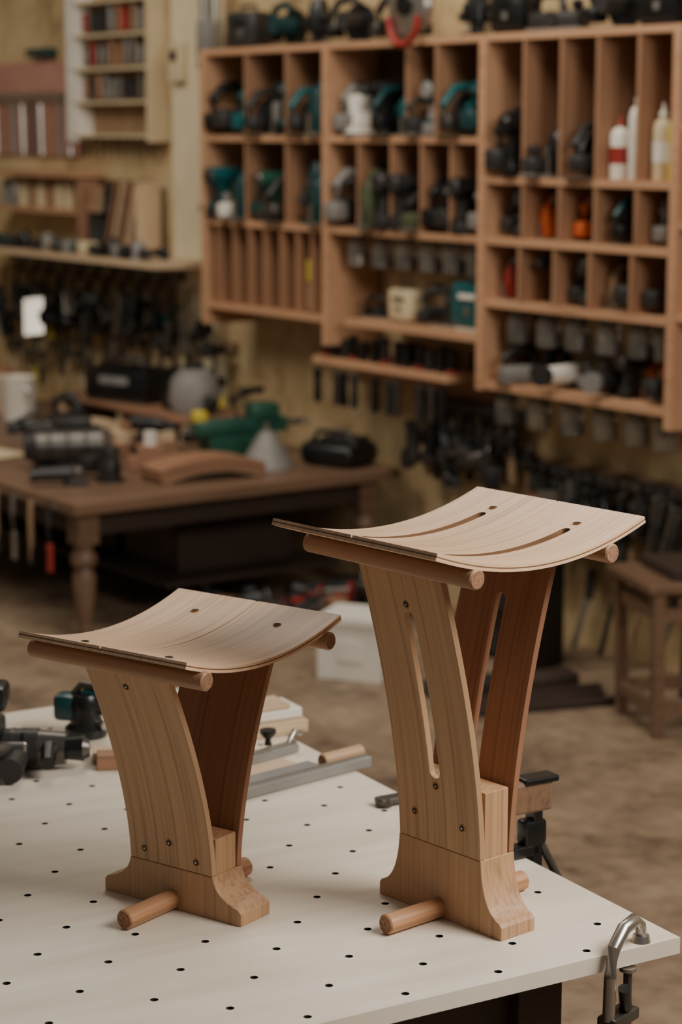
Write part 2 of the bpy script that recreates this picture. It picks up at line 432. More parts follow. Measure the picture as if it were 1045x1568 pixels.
def t_case(body=teal,dark=black):
    b=B()
    b.box((0,0,.09),(.2,.12,.16),body,bev=.02); b.box((0,-.062,.12),(.09,.01,.02),dark,bev=.003); b.tube([(-.05,0,.165),(-.05,0,.195),(.05,0,.195),(.05,0,.165)],.008,dark); b.box((0,-.061,.07),(.03,.008,.03),steel,bev=.002); b.box((0,0,.012),(.16,.1,.024),dark,bev=.004)
    return b
T={'power_drill':t_drill,'circular_saw':t_saw,'orbital_sander':t_sander,'electric_planer':t_planer,'plunge_router':t_router,'angle_grinder':t_grinder,'jigsaw':t_jigsaw,'tool_case':t_case}
TK=list(T)[:7]

# ---------------------------------------------------------------- wall tool shelf
Q0=5.40
b=B()
D=.28
def hb(s0,s1,z,th=.028,mat=shelfw,y0=0,y1=D): b.box(((s0+s1)/2,(y0+y1)/2,z),(abs(s1-s0),y1-y0,th),mat)
def vb(s,z0,z1,th=.022,mat=shelfv,y0=.004,y1=D-.002): b.box((s,(y0+y1)/2,(z0+z1)/2),(th,y1-y0,z1-z0),mat)
sA,sB,sC,sD=-8.83,-7.80,-6.70,-5.600
ZT,Z1,Z2,Z3=2.445,2.045,1.65,1.25
hb(sA-.015,sB,ZT);hb(sB,sC,ZT);hb(sC,sD+.9,ZT)
hb(sA,sC,Z1);hb(sA,sC,Z2);hb(sA,sB,Z3);hb(sB+.15,sC,Z3)
hb(sC,sD,1.89);hb(sC,sD,1.65);hb(sC,sD,1.40);hb(sC,sD,1.067)
for s,z0 in((sA,Z3-.08),(sB,1.15),(sC,1.06),(sD,1.02)): vb(s,z0-.014,ZT+.014,.042,y0=-.006,mat=shelfw)
for s in(-8.46,-8.12): vb(s,Z2,ZT)
for s in(-8.72,-8.575,-8.44,-8.31,-8.17,-8.04,-7.92): vb(s,Z3,Z2,.018)
for s in(-7.21,-7.01): vb(s,Z1,ZT)
for s in(-7.56,-7.32,-7.11,-6.91): vb(s,Z2,Z1,.018)
for s in(-6.453,-6.235,-6.03,-5.807): vb(s,1.89,ZT,.018);vb(s,1.65,1.89,.018)
for s in(-6.47,-6.26,-6.055,-5.825): vb(s,1.40,1.65,.018)
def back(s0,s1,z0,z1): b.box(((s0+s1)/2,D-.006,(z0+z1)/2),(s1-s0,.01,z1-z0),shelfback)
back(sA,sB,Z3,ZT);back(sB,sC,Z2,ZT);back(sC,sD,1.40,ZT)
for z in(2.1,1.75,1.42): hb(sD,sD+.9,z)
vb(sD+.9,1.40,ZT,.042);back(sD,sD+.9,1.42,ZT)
wobj(b,'tool_shelf',0,Q0,0)

def place(kind,s,z,rz=0,q=.13,body=teal,dark=black,sc=1):
    return wobj(T[kind](body,dark),kind,s,Q0+q,z,rz,scale=sc)
z1=Z1+.0145;z2=Z2+.0145;z3=Z3+.0145
hp=math.pi/2
BASE={'power_drill':.2,'circular_saw':.21,'orbital_sander':.155,'electric_planer':.165,'plunge_router':.205,'angle_grinder':.09,'tool_case':.205,'jigsaw':.2}
WID={'power_drill':.075,'circular_saw':.13,'orbital_sander':.11,'electric_planer':.085,'plunge_router':.13,'angle_grinder':.11,'tool_case':.12,'jigsaw':.072}
def fill(s0,s1,z,hmax,items,jit=.35):
    tot=sum(WID[k] for k,c in items); x=s0
    for i,(k,c) in enumerate(items):
        w=(s1-s0)*WID[k]/tot; s=x+w/2; x+=w
        side=random.choice([1,1,-1])
        tb=T[k](c,random.choice([black,charcoal,greyp,charcoal,darksteel]))
        xs=[v.x*side for v in tb.v]; mx,mn=max(xs),min(xs)
        sc=min(1.4,(hmax-.02)/BASE[k],w/WID[k]*1.0,.30/(mx-mn))
        wobj(tb,k,s,Q0+.258-mx*sc,z,side*hp+random.uniform(-jit,jit)*.4,scale=sc)
dr,cs,sa,pl,ro,gr,tc_,jg='power_drill','circular_saw','orbital_sander','electric_planer','plunge_router','angle_grinder','tool_case','jigsaw'
# left bay
fill(-8.80,-8.47,z1,.36,[(jg,black),(sa,yellow),(jg,teal)]);fill(-8.45,-8.13,z1,.36,[(cs,charcoal),(jg,greyp),(dr,teal)]);fill(-8.11,-7.83,z1,.36,[(cs,teal),(jg,teald)])
fill(-8.80,-8.47,z2,.36,[(dr,teal),(pl,white),(jg,teald)]);fill(-8.45,-8.13,z2,.36,[(jg,teald),(dr,green),(cs,charcoal)]);fill(-8.11,-7.83,z2,.36,[(ro,teald),(jg,teald)])
# middle bay
fill(-7.77,-7.23,z1,.36,[(jg,greyp),(sa,white),(dr,charcoal),(cs,teald),(jg,teal)]);fill(-7.20,-7.02,z1,.36,[(pl,charcoal),(dr,teald)]);fill(-7.0,-6.73,z1,.36,[(cs,teal),(jg,teald)])
fill(-7.77,-7.57,z2,.36,[(jg,greyp),(dr,charcoal)]);fill(-7.55,-7.33,z2,.36,[(jg,olive),(dr,charcoal)]);fill(-7.31,-7.12,z2,.36,[(dr,charcoal),(pl,olive)]);fill(-7.10,-6.92,z2,.36,[(jg,black),(jg,charcoal)]);fill(-6.90,-6.73,z2,.36,[(dr,black),(jg,greyp)])
place('tool_case',-6.86,z3,0,body=teal,dark=white,sc=1.2)
place('tool_case',-7.36,z3,.0,body=cream,dark=olive,sc=.85); place('jigsaw',-7.12,z3,.5,body=charcoal,sc=.9); place('electric_planer',-7.56,z3,.2,body=black,sc=.65)
# right bay
za=1.89+.0145;zb=1.65+.0145;zc=1.40+.0145;zd=1.067+.0145
fill(-6.67,-6.47,za,.4,[(jg,charcoal),(dr,black)]);fill(-6.44,-6.25,za,.4,[(pl,charcoal),(jg,black)]);fill(-6.22,-6.04,za,.4,[(cs,charcoal)])
for i,(s,c1,c2,h,q) in enumerate(((-5.98,white,red,.24,.08),(-5.88,white,white,.34,.08),(-5.75,cream,white,.28,.08),(-5.67,yellow,cream,.27,.08),(-5.965,white,red,.40,.20),(-5.865,white,white,.42,.20),(-5.70,orange,cardb,.38,.20))):
    wobj(t_bottle(c1,c2,h),'glue_bottle',s,Q0+q,za)
fill(-6.67,-6.47,zb,.21,[(jg,charcoal),(dr,black)]);fill(-6.45,-6.25,zb,.21,[(jg,orange),(dr,charcoal)]);fill(-6.22,-6.04,zb,.21,[(jg,orange),(dr,black)]);fill(-6.01,-5.82,zb,.21,[(cs,teald),]);fill(-5.79,-5.63,zb,.21,[(jg,greyp),(dr,charcoal)])
fill(-6.67,-6.48,zc,.21,[(jg,red),(dr,charcoal)]);fill(-6.45,-6.27,zc,.21,[(dr,charcoal),(jg,red)]);fill(-6.25,-6.07,zc,.21,[(jg,charcoal),(dr,green)]);fill(-6.04,-5.84,zc,.21,[(jg,cardb),(sa,redwood)]);fill(-5.81,-5.63,zc,.21,[(sa,cardb),(dr,white)])
fill(-6.67,-5.64,zd,.18,[(jg,charcoal),(pl,greyp),(jg,black),(gr,white),(jg,greyp),(gr,charcoal),(dr,charcoal),(jg,orange),(sa,charcoal)],1.0)
b=B()
for i,s in enumerate((-8.77,-8.65,-8.51,-8.37,-8.24,-8.10,-7.98,-7.86)):
    b.cyl((s,.12,0),(s,.12,random.uniform(.12,.26)),.020,.016,[black,cardb,steel,darksteel][i%4],n=12)
    b.box((s,.16,.11),(.04,.04,.22),[cardb,darksteel,shelfback][i%3],bev=.003)
b.box((-7.98,.06,.07),(.06,.05,.12),cardb,bev=.006); b.box((-7.98,.06,.19),(.05,.05,.10),yellow,bev=.006)
wobj(b,'slot_supplies',0,Q0,z3)
def jars(name,ss,z):
    b=B()
    for s in ss:
        b.lathe([(.0,-.002),(.046,-.002),(.046,-.022),(0,-.022)],darksteel,loc=(s,.08,0),n=18)
        b.lathe([(.036,-.022),(.036,-.03),(.05,-.045),(.05,-.135),(.045,-.142),(0,-.142)],glass,loc=(s,.08,0),n=18)
        b.lathe([(0,-.138),(.040,-.138),(.040,random.uniform(-.12,-.07)),(0,-.065)],random.choice([darksteel,cardb,charcoal,steel,greyp,black]),loc=(s,.08,0),n=12)
    wobj(b,name,0,Q0,z)
jars('hanging_jars',(-7.66,-7.48,-7.31,-7.14,-6.98,-6.82),Z2-.014)
jars('hanging_jars',(-6.55,-6.37,-6.20,-6.02,-5.84,-5.70),1.40-.014)
jars('hanging_jars',(-6.62,-6.42,-6.22,-6.03,-5.85,-5.70),1.067-.014)
zt=ZT+.0145
for k,s,rz,c in(('tool_case',-8.62,.2,charcoal),('circular_saw',-8.3,0,teald),('plunge_router',-8.04,0,black),('circular_saw',-7.78,.2,charcoal),('jigsaw',-7.48,.1,darksteel),('plunge_router',-6.90,.3,black),('tool_case',-6.66,0,black),('electric_planer',-6.40,.1,charcoal),('circular_saw',-6.08,0,charcoal),('tool_case',-5.80,.1,black),('plunge_router',-5.58,0,teald)):
    place(k,s,zt,rz,body=c,sc=1.0)
b=B()
b.lathe([(.035,-.03),(.09,-.03),(.125,-.025),(.135,0),(.125,.025),(.09,.03),(.035,.03)],steel,loc=(0,.0,.10),rot=(hp,0,0),n=36);b.cyl((0,-.045,.10),(0,.045,.10),.045,.045,black,n=24)
b.tube([(.10*math.cos(math.pi+math.pi*k/12),-.04,.05+.115*math.sin(math.pi+math.pi*k/12)) for k in range(13)],.015,red);b.box((0,.04,-.0),(.12,.06,.05),charcoal,bev=.004);wobj(b,'cable_reel',-7.18,Q0+.0,ZT+.05)

# ---------------------------------------------------------------- wall mounted racks
def handles(b,s,z,y,mat,blade=darksteel,hl=.11,bl=.12,r=.014):
    b.lathe([(0,0),(r*.7,0),(r,.02),(r*.8,hl*.6),(r*1.1,hl*.9),(0,hl)],mat,loc=(s,y,z),n=10)
    if bl>.01: b.box((s,y,z-bl/2),(r*1.1,.006,bl),blade)
b=B();b.box((-7.45,-.14,0),(1.0,.26,.03),shelfw);b.box((-7.45,-.014,-.05),(1.0,.02,.12),shelfw)
for i in range(13):
    j=random.uniform(-.015,.015)
    handles(b,-7.92+i*.078+j,.015,-.22,[black,black,charcoal,black][i%4],hl=random.uniform(.09,.12),bl=0,r=.024)
    if i%4!=1: handles(b,-7.90+i*.078+j,-.19,-.285,[black,charcoal,darksteel][i%3],hl=.16,bl=.0,r=.020)
    if i%3==0: b.lathe([(0,0),(.026,0),(.026,.012),(0,.012)],red,loc=(-7.92+i*.078+j,-.22,.02),n=10)
    if i%3==0: b.box((-7.92+i*.078,-.08,.06),(.05,.06,.09),[charcoal,greyp,black][i%3],bev=.01)
wobj(b,'chisel_rack',0,WQ,1.06)

def clampset(name,s0,s1,z,n,mats,L0=.35,q=WQ-.002,hm=None):
    b=B(); b.box(((s0+s1)/2,-.02,.03),(s1-s0,.03,.04),cardb)
    for i in range(n):
        s=s0+(s1-s0)*(i+.5)/n; Lh=L0*random.uniform(.6,1.1); m=random.choice(mats); tl=random.uniform(-.2,.2)
        y=-.06-.04*(i%2)
        b.box((s+tl*Lh/2,y,-Lh/2+.04),(.022,.010,Lh),darksteel,rot=(0,-tl,0))
        b.box((s+.03,y,.02),(.12,.026,.04),m,bev=.005); b.box((s+.03+tl*Lh*.7,y,-Lh*.6),(.13,.030,.05),m,bev=.005)
        b.cyl((s+.07+tl*Lh*.7,y,-Lh*.6-.09),(s+.07+tl*Lh*.7,y,-Lh*.6+.05),.007,.007,steel,n=8); b.cyl((s+.07+tl*Lh*.7,y,-Lh*.6-.17),(s+.07+tl*Lh*.7,y,-Lh*.6-.07),.020,.017,random.choice(hm or [m,black,charcoal,cardb,black]),n=10)
        b.cyl((s,-.12,.03),(s,0,.03),.005,.005,steel,n=8)
    return wobj(b,name,0,q,z)
def hung(name,s0,s1,z,n,q=WQ-.002,cols=None,sc=1,d0=.14,d1=.26):
    b=B(); b.box(((s0+s1)/2,-.015,.02),(s1-s0,.028,.05),cardb)
    for i in range(n):
        s=s0+(s1-s0)*(i+.5)/n; k=random.choice(TK); c=random.choice(cols)
        dzz=-random.uniform(d0,d1)
        M=Matrix.Translation((s,-.14-.02*(i%2),dzz))@Euler((random.uniform(-.3,.3),random.choice([-hp,hp])+random.uniform(-.5,.5),random.uniform(-.5,.5))).to_matrix().to_4x4()@Matrix.Scale(sc,4)@Matrix.Translation((0,0,-.1))
        b.merge(T[k](c,random.choice([black,charcoal])),M)
        b.cyl((s,-.12,.02),(s,0,.02),.006,.006,steel,n=8); b.tube([(s,-.11,.02),(s+.01,-.12,dzz/2),(s,-.12,dzz)],.008,charcoal,n=6)
    return wobj(b,name,0,q,z)
clampset('hanging_clamps',-7.42,-6.72,.90,11,[black,charcoal,darksteel],.22)
hung('hanging_power_tools',-7.35,-6.75,.82,6,cols=[black,charcoal,darksteel],sc=.85,d0=.08,d1=.14)
clampset('hanging_clamps',-6.68,-5.65,.70,15,[black,charcoal,black,darksteel],.24,hm=[black,charcoal,red,cardb,yellow])
hung('hanging_power_tools',-6.6,-5.6,.66,10,cols=[black,charcoal,darksteel,black,redwood],sc=.8,d0=.06,d1=.12)
clampset('hanging_clamps',-11.4,-9.42,1.32,22,[black,charcoal,teald,olive,darksteel],.36,hm=[black,charcoal,yellow,cardb,greyp])
hung('hanging_power_tools',-11.5,-9.05,1.26,14,cols=[black,charcoal,teald,black,olive,charcoal,darksteel,greyp,teal],sc=.8)
clampset('hanging_clamps',-11.5,-9.0,.98,18,[black,charcoal,olive,darksteel,teald],.30,hm=[black,cardb,yellow,charcoal,cream])
b=B()
b.box((-10.50,-.06,.35),(.10,.12,.80),white);b.box((-9.66,-.06,.35),(.04,.12,.80),cream)
for k in range(5): b.box((-10.09,-.06,-.02+k*.175),(.82,.12,.016),cream)
b.box((-10.09,-.007,.34),(.86,.01,.74),cardb)
for k in range(4):
    for i in range(10):
        if (i*7+k*3)%7==0: continue
        handles(b,-10.41+i*.075+random.uniform(-.01,.01),.0+k*.175,-.07,random.choice([redwood,cardb,redwood,charcoal,greyp,steel,red]),hl=random.uniform(.10,.15),bl=0,r=random.uniform(.015,.026))
for i in range(10): b.box((-10.45+i*.08,-.06,-.08),(.012,.01,.11),darksteel)
wobj(b,'framed_tool_rack',0,WQ-.002,2.07)
b=B();b.box((-11.15,-.012,.22),(1.1,.02,.52),pink)
for i in range(9):
    s=-11.6+i*.115; b.tube([(s,-.04,.26),(s+.01,-.04,-.04)],.015,[steel,redwood,greyp,steel,charcoal][i%5],n=8); b.lathe([(0,-.02),(.034,-.02),(.034,.02),(0,.02)],steel,loc=(s,-.045,.28),rot=(hp,0,0),n=12); b.cyl((s,-.05,.27),(s,0,.27),.004,.004,steel,n=6)
b.box((-11.0,-.04,.53),(.28,.06,.05),teald,bev=.01)
wobj(b,'spanner_board',0,WQ-.002,1.98)
b=B();b.box((-10.9,-.1,0),(1.1,.2,.025),shelfw);b.box((-10.9,-.1,-.2),(1.1,.2,.025),shelfw)
for i in range(9):
    b.lathe([(0,0),(.035,0),(.035,random.uniform(.08,.12)),(.02,.15),(0,.15)],random.choice([greyp,cardb,charcoal,steel,redwood,cream]),loc=(-11.36+i*.11,-.09,-.187),n=12)
wobj(b,'small_shelf',0,WQ-.002,1.84)
b=B()
b.box((0,-.05,.18),(.62,.02,.36),shelfback);b.box((0,-.12,.01),(.66,.14,.02),palew);b.box((.32,-.12,.18),(.02,.14,.36),palew);b.box((-.32,-.12,.18),(.02,.14,.36),redwood)
for i in range(14): b.lathe([(0,0),(.04,0),(.03,.08),(.035,.13),(0,.14)],random.choice([redwood,charcoal,cardb,charcoal,darksteel,redwood]),loc=(-.26+(i%7)*.085,-.12,.03+(i//7)*.16),n=10)
for i in range(4): b.box((.06+i*.07,-.185,.19),(.014,.03,.36),[redwood,palew][i%2],rot=(0,.35,0))
wobj(b,'pigeonhole_box',-10.0,WQ-.002,1.455)
b=B();b.box((-10.30,-.16,0),(2.35,.32,.03),palew)
for i in range(24):
    s=-11.4+i*.090; k=random.choice([0,1,2,3,3]); m=random.choice([greyp,teald,white,cardb,charcoal,black,green,black,cream,orange,charcoal])
    if k==0: b.box((s,-.25,.05),(.07,.1,.07),m,bev=.012)
    elif k==1: b.cyl((s,-.29,.045),(s,-.20,.045),.03,.028,m,n=12);b.cyl((s,-.31,.045),(s,-.29,.045),.012,.012,steel,n=8)
    elif k==2: b.lathe([(0,.015),(.035,.015),(.035,.09),(.02,.11),(0,.12)],m,loc=(s,-.25,0),n=12)
    else: b.merge(t_drill(m,black),Matrix.Translation((s,-.24,.05))@Euler((hp,0,random.uniform(-1,1))).to_matrix().to_4x4()@Matrix.Translation((0,0,-.10))@Matrix.Scale(.75,4))
wobj(b,'cluttered_ledge',0,WQ-.080,1.42)
b=B()
for s in(-9.26,-9.17): b.cyl((s,-.12,0),(s,-.12,2.0),.024,.024,steel,n=12)
for z in(.3,1.0,1.7): b.box((-9.215,-.10,z),(.2,.06,.04),darksteel)
b.box((-9.215,-.12,1.12),(.13,.08,.18),greyp,bev=.01)
wobj(b,'conduit_pipes',.16,WQ-.002,1.40)
b=B();b.box((0,-.04,1.7),(.40,.07,3.4),creamwall);b.box((0,-.05,.08),(.43,.09,.16),creamwall);b.box((0,-.05,3.3),(.44,.09,.1),creamwall);wobj(b,'wall_pilaster',-9.30,WQ-.0,0)
b=B();b.box((0,-.02,0),(.12,.04,.20),cream,bev=.006);b.box((0,-.045,.03),(.05,.02,.05),charcoal,bev=.003);wobj(b,'electrical_box',-9.40,WQ-.08,2.42)

# ---------------------------------------------------------------- rear workbench with turned legs
b=B();BH=.60
b.box((-9.05,4.78,BH-.025),(3.10,1.64,.05),benchw,bev=.006)
for sx in(-7.62,-10.48): b.box((sx,4.78,BH-.10),(.03,1.4,.11),darkwood)
for sy in(4.06,5.48): b.box((-9.05,sy,BH-.10),(2.9,.03,.11),darkwood)
for sx in(-7.62,-10.48):
    for sy in(4.06,5.48):
        b.box((sx,sy,BH-.12),(.10,.10,.14),benchw,bev=.004)
        b.lathe([(0,0),(.028,0),(.034,.03),(.026,.06),(.034,.10),(.045,.20),(.05,.27),(.036,.31),(.055,.33),(.055,.36),(.04,.38),(.045,.42),(0,.42)],benchw,loc=(sx,sy,0),n=20)
b.box((-9.05,4.95,.16),(2.7,.9,.02),darkwood)
wobj(b,'rear_workbench',0,0,0)
def crate(b,x,y,z,w,d,h,m):
    b.box((x,y,z+.01),(w,d,.02),m)
    for sx in(-1,1): b.box((x+sx*(w/2-.01),y,z+h/2),(.02,d,h),m)
    for sy in(-1,1): b.box((x,y+sy*(d/2-.01),z+h/2),(w,.02,h),m)
b=B()
for x in(-8.1,-8.65,-9.2,-9.75):
    crate(b,x,4.95,.172,.48,.6,.2,darkwood); b.box((x,4.95,.30),(.36,.5,.12),[charcoal,black][int(x*10)%2],bev=.02)
wobj(b,'storage_crates',0,0,0)
b=B()
for k in range(12):
    x=-7.42+random.uniform(-.12,.22);y=4.45+k*.095
    b.box((x,y,.05),(.28,.08,.10),[charcoal,darkwood,black,redwood][k%4],rot=(0,0,random.uniform(-.6,.6)),bev=.01)
    M=Matrix.Translation((x+.05,y,.10))@Euler((random.uniform(-.3,.3)+hp,0,random.uniform(-1,1))).to_matrix().to_4x4()@Matrix.Translation((0,0,-.08))@Matrix.Scale(.85,4)
    b.merge(T[random.choice(TK)](random.choice([charcoal,black,darksteel]),random.choice([black,red,charcoal])),M)
wobj(b,'tool_pile',0,0,.02)
def bobj(b,name,s,q,rz=0,z=BH): return wobj(b,name,s,q,z+.001,rz)
b=B();b.cyl((-.15,0,.11),(.14,0,.11),.085,.09,darksteel,n=28);b.cyl((.14,0,.11),(.19,0,.11),.075,.05,steel,n=24);b.cyl((-.20,0,.11),(-.15,0,.11),.05,.08,charcoal,n=24)
for k in range(3): b.cyl((-.10+k*.08,0,.11),(-.085+k*.08,0,.11),.093,.093,charcoal,n=28)
b.box((0,0,.01),(.30,.2,.02),charcoal,bev=.004);b.box((0,0,.04),(.12,.12,.05),charcoal,bev=.01);b.box((.02,0,.21),(.16,.09,.05),charcoal,bev=.01);b.tube([(-.16,0,.16),(-.22,.05,.22),(-.12,.08,.25)],.012,black)
bobj(b,'electric_motor',-8.30,4.36,1.2)
def arc(b,r,th,w,a0,a1,mat,n=18,z=0):
    pts=[(r*math.cos(a0+(a1-a0)*k/n),r*math.sin(a0+(a1-a0)*k/n)) for k in range(n+1)]+[((r-th)*math.cos(a1+(a0-a1)*k/n),(r-th)*math.sin(a1+(a0-a1)*k/n)) for k in range(n+1)]
    zm=min(p[1] for p in pts); b.extr([(p[0],p[1]-zm+z) for p in pts],-w/2,w/2,mat)
b=B();arc(b,.75,.035,.20,math.radians(70),math.radians(110),redwood);arc(b,.712,.03,.19,math.radians(71),math.radians(109),palew,z=-.0);arc(b,.785,.03,.20,math.radians(71),math.radians(109),redwood,z=.03);bobj(b,'bent_lamination',-7.78,4.74,1.5)
b=B();b.box((0,0,.03),(.34,.2,.06),redwood,bev=.003);b.box((.02,0,.085),(.28,.16,.05),palew,bev=.003);b.box((.03,.01,.125),(.2,.1,.03),redwood,bev=.003);bobj(b,'timber_stack',-8.55,4.85,1.3)
b=B();b.box((0,0,.03),(.20,.10,.06),redwood,bev=.003);b.box((.0,0,.085),(.12,.1,.05),redwood,bev=.003);b.cyl((0,0,.11),(0,0,.17),.03,.03,white,n=16);bobj(b,'glue_block',-8.10,4.66,1.1)
b=B();b.box((0,0,.11),(1.30,.42,.02),redwood,bev=.003)
for sx in(-.62,0,.62): b.box((sx,0,.05),(.03,.38,.10),palew)
bobj(b,'timber_riser',-9.30,5.36,0)
RZ=BH+.122
b=B();b.lathe([(0,0),(.11,0),(.13,.06),(.115,.16),(.07,.21),(0,.22)],greyp,n=22);b.box((-.16,0,.04),(.12,.14,.08),black,bev=.02);b.cyl((.1,0,.07),(.18,0,.05),.03,.03,charcoal);b.lathe([(0,0),(.05,0),(.05,.03),(0,.03)],charcoal,loc=(0,0,.21));bobj(b,'shop_vacuum',-8.86,5.35,z=RZ)
b=B();b.box((0,0,.09),(.44,.26,.16),black,bev=.03);b.tube([(-.1,0,.16),(-.1,0,.21),(.1,0,.21),(.1,0,.16)],.012,charcoal);b.box((0,-.13,.11),(.2,.01,.04),greyp,bev=.003);b.box((0,0,.01),(.4,.24,.02),charcoal,bev=.004);bobj(b,'tool_box',-9.45,5.33,.3,z=RZ)
b=B();b.box((0,0,.02),(.44,.24,.04),redwood,bev=.003);arc(b,.5,.03,.2,math.radians(70),math.radians(110),palew,z=.04);bobj(b,'seat_blank',-9.05,4.88,1.5)
b=B();b.box((0,0,.14),(.46,.10,.07),green,bev=.008);b.box((0,0,.05),(.34,.15,.10),green,bev=.006);b.box((.12,0,.20),(.14,.12,.08),green,bev=.012);b.cyl((.23,0,.14),(.34,0,.14),.016,.016,steel);b.cyl((.33,-.07,.14),(.33,.07,.14),.007,.007,steel,n=8);b.box((-.20,0,.19),(.06,.07,.06),yellow,bev=.01);b.tube([(.0,0,.17),(-.04,0,.26),(.05,0,.29)],.014,black);b.box((.07,0,.30),(.12,.03,.03),black,bev=.008)
bobj(b,'bench_vise',-8.22,5.20,1.45)
b=B();b.lathe([(0,0),(.12,0),(.11,.03),(.05,.13),(.03,.16),(0,.17)],greyp);b.cyl((0,0,.16),(0,0,.20),.012,.012,steel);bobj(b,'metal_funnel',-7.86,5.12)
b=B();b.box((0,0,.055),(.30,.24,.11),black,bev=.045,seg=4);b.box((.02,.02,.115),(.18,.14,.03),charcoal,bev=.012);b.tube([(-.12,-.05,.09),(-.08,-.05,.15),(.08,-.05,.16),(.13,-.05,.09)],.012,charcoal);bobj(b,'tool_bag',-7.74,5.43,.3)
b=B();b.lathe([(0,0),(.075,0),(.08,.01),(.09,.24),(.093,.245),(.085,.245),(.072,.02),(0,.02)],white);b.tube([(.085,0,.19),(.13,0,.18),(.135,0,.10),(.085,0,.07)],.010,white);bobj(b,'white_jug',-9.75,4.84)
b=B();b.box((0,0,.11),(.14,.10,.22),palew,bev=.004);b.box((.0,0,.235),(.1,.07,.03),redwood,bev=.004);bobj(b,'wood_block',-10.12,4.95,.3)
b=B();b.box((0,0,.002),(.40,.30,.004),white);b.box((.04,.03,.006),(.36,.25,.004),cream);bobj(b,'paper_sheets',-8.95,4.22,.2)
for k,(kind,s,q,rz,c) in enumerate((('angle_grinder',-7.95,4.14,1.2,charcoal),('power_drill',-8.34,4.80,.4,charcoal),('electric_planer',-8.8,4.62,1.9,darksteel),('orbital_sander',-7.93,4.36,.2,charcoal),('angle_grinder',-9.3,4.7,1.2,charcoal),('jigsaw',-9.4,4.95,.6,charcoal),('angle_grinder',-8.5,5.22,.6,darksteel))):
    wobj(T[kind](c,black),kind,s,q,BH+.001,rz)
b=B()
for k in range(4):
    x=-7.66-.16*k; b.tube([(x,3.925,-.02),(x+.01,3.915,-.10),(x,3.925,-.24-.04*(k%2))],.012,[charcoal,cardb,steel,cardb][k],n=8); b.box((x,3.925,-.24),(.03,.02,.12),[red,black,steel,charcoal][k],bev=.006); b.cyl((x,3.92,-.03),(x,3.96,-.03),.005,.005,steel,n=8)
wobj(b,'hanging_straps',0,0,BH)

# ---------------------------------------------------------------- floor items
def fobj(b,name,x,y,rz=0): return b.obj(name,(x,y,0.0005),rz)
b=B();b.box((0,0,.12),(.26,.24,.24),white,bev=.004);b.box((0,-.005,.235),(.27,.25,.03),white,bev=.003);b.box((0,-.122,.12),(.10,.006,.08),white);fobj(b,'storage_box',.07,8.02,-.35)
b=B()
for sx in(-.19,.19):
    for sy in(-.17,.17): b.box((sx,sy,.26),(.04,.04,.52),benchw,rot=(.03*(1 if sy<0 else -1),.03*(1 if sx>0 else -1),0),bev=.003)
for z in(.10,.44):
    for sy in(-.17,.17): b.box((0,sy,z),(.36,.025,.045),benchw)
    for sx in(-.19,.19): b.box((sx,0,z),(.025,.32,.045),benchw)
b.box((0,0,.535),(.48,.42,.03),benchw,bev=.004);b.box((.02,0,.57),(.3,.3,.04),darkwood,bev=.004)
fobj(b,'work_stool',1.24,7.35,.25)
b=B()
for i,(m,l) in enumerate(((darkwood,.6),(darkwood,.5),(darkwood,.5))): b.box((i*.03,i*.08,.015),(l,.04,.03),m,rot=(0,0,.05*i),bev=.003)
b.box((-.2,.30,.03),(.3,.1,.06),charcoal,bev=.01);b.box((.15,.3,.03),(.2,.12,.06),darkwood,bev=.01)
fobj(b,'timber_offcuts',.74,7.50,.30)
b=B();b.box((0,0,.22),(.34,.16,.44),black,bev=.01);b.box((0,-.085,.30),(.24,.01,.18),charcoal,bev=.004);b.tube([(-.06,0,.44),(-.06,0,.48),(.06,0,.48),(.06,0,.44)],.008,charcoal);b.box((0,-.085,.08),(.24,.01,.1),charcoal,bev=.003);fobj(b,'black_cabinet',.72,8.25,WR)
b=B();
for i in range(5):
    s=-6.3+i*.16;b.cyl((s,-.12,.02),(s+.02,-.06,.24+.04*(i%3)),.012,.012,[steel,darksteel,cardb][i%3],n=8);b.cyl((s+.02,-.06,.22+.04*(i%3)),(s+.025,-.05,.34+.04*(i%3)),.018,.018,[charcoal,black,red,charcoal,cardb][i],n=10)
wobj(b,'leaning_tools',0,WQ,0)
b=B();b.cyl((0,0,0),(.06,.05,1.15),.018,.018,darksteel,n=10);b.cyl((.08,.02,0),(.12,.07,.95),.014,.014,palew,n=10);b.box((.06,.05,1.12),(.1,.03,.05),black,bev=.008);fobj(b,'leaning_poles',1.28,7.68,.2)

# ---------------------------------------------------------------- things on the white table
def tobj(b,name,x,y,z=0,rz=0,rot=None,scale=1): return b.obj(name,(x,y,TZ+.0005+z),rz,rot=rot,scale=scale)
b=B();b.cyl((-.10,0,.034),(.02,0,.034),.033,.034,charcoal,n=24);b.cyl((-.16,0,.034),(-.10,0,.034),.024,.033,black,n=24)
b.cyl((.02,0,.034),(.065,0,.034),.031,.027,darksteel,n=24);b.cyl((.065,0,.034),(.095,0,.034),.019,.022,black,n=20);b.cyl((.095,0,.034),(.105,0,.034),.02,.014,darksteel,n=20)
for k in range(5): b.cyl((-.08+k*.018,0,.034),(-.074+k*.018,0,.034),.0345,.0345,darksteel if k%2 else black,n=24)
b.extr([(-.09,.03),(-.03,.03),(-.055,.11),(-.105,.105)],-.017,.019,charcoal);b.box((-.085,0,.125),(.11,.066,.045),black,bev=.01)
b.box((-.02,-.035,.04),(.05,.012,.03),steel,bev=.004);b.cyl((.04,-.02,.04),(.045,-.075,.03),.014,.012,black,n=16)
b.cyl((-.01,-.03,.03),(-.015,-.10,.024),.017,.022,charcoal,n=18);b.lathe([(0,0),(.03,0),(.032,.01),(.02,.03),(0,.03)],darksteel,loc=(-.04,-.07,.0),n=18)
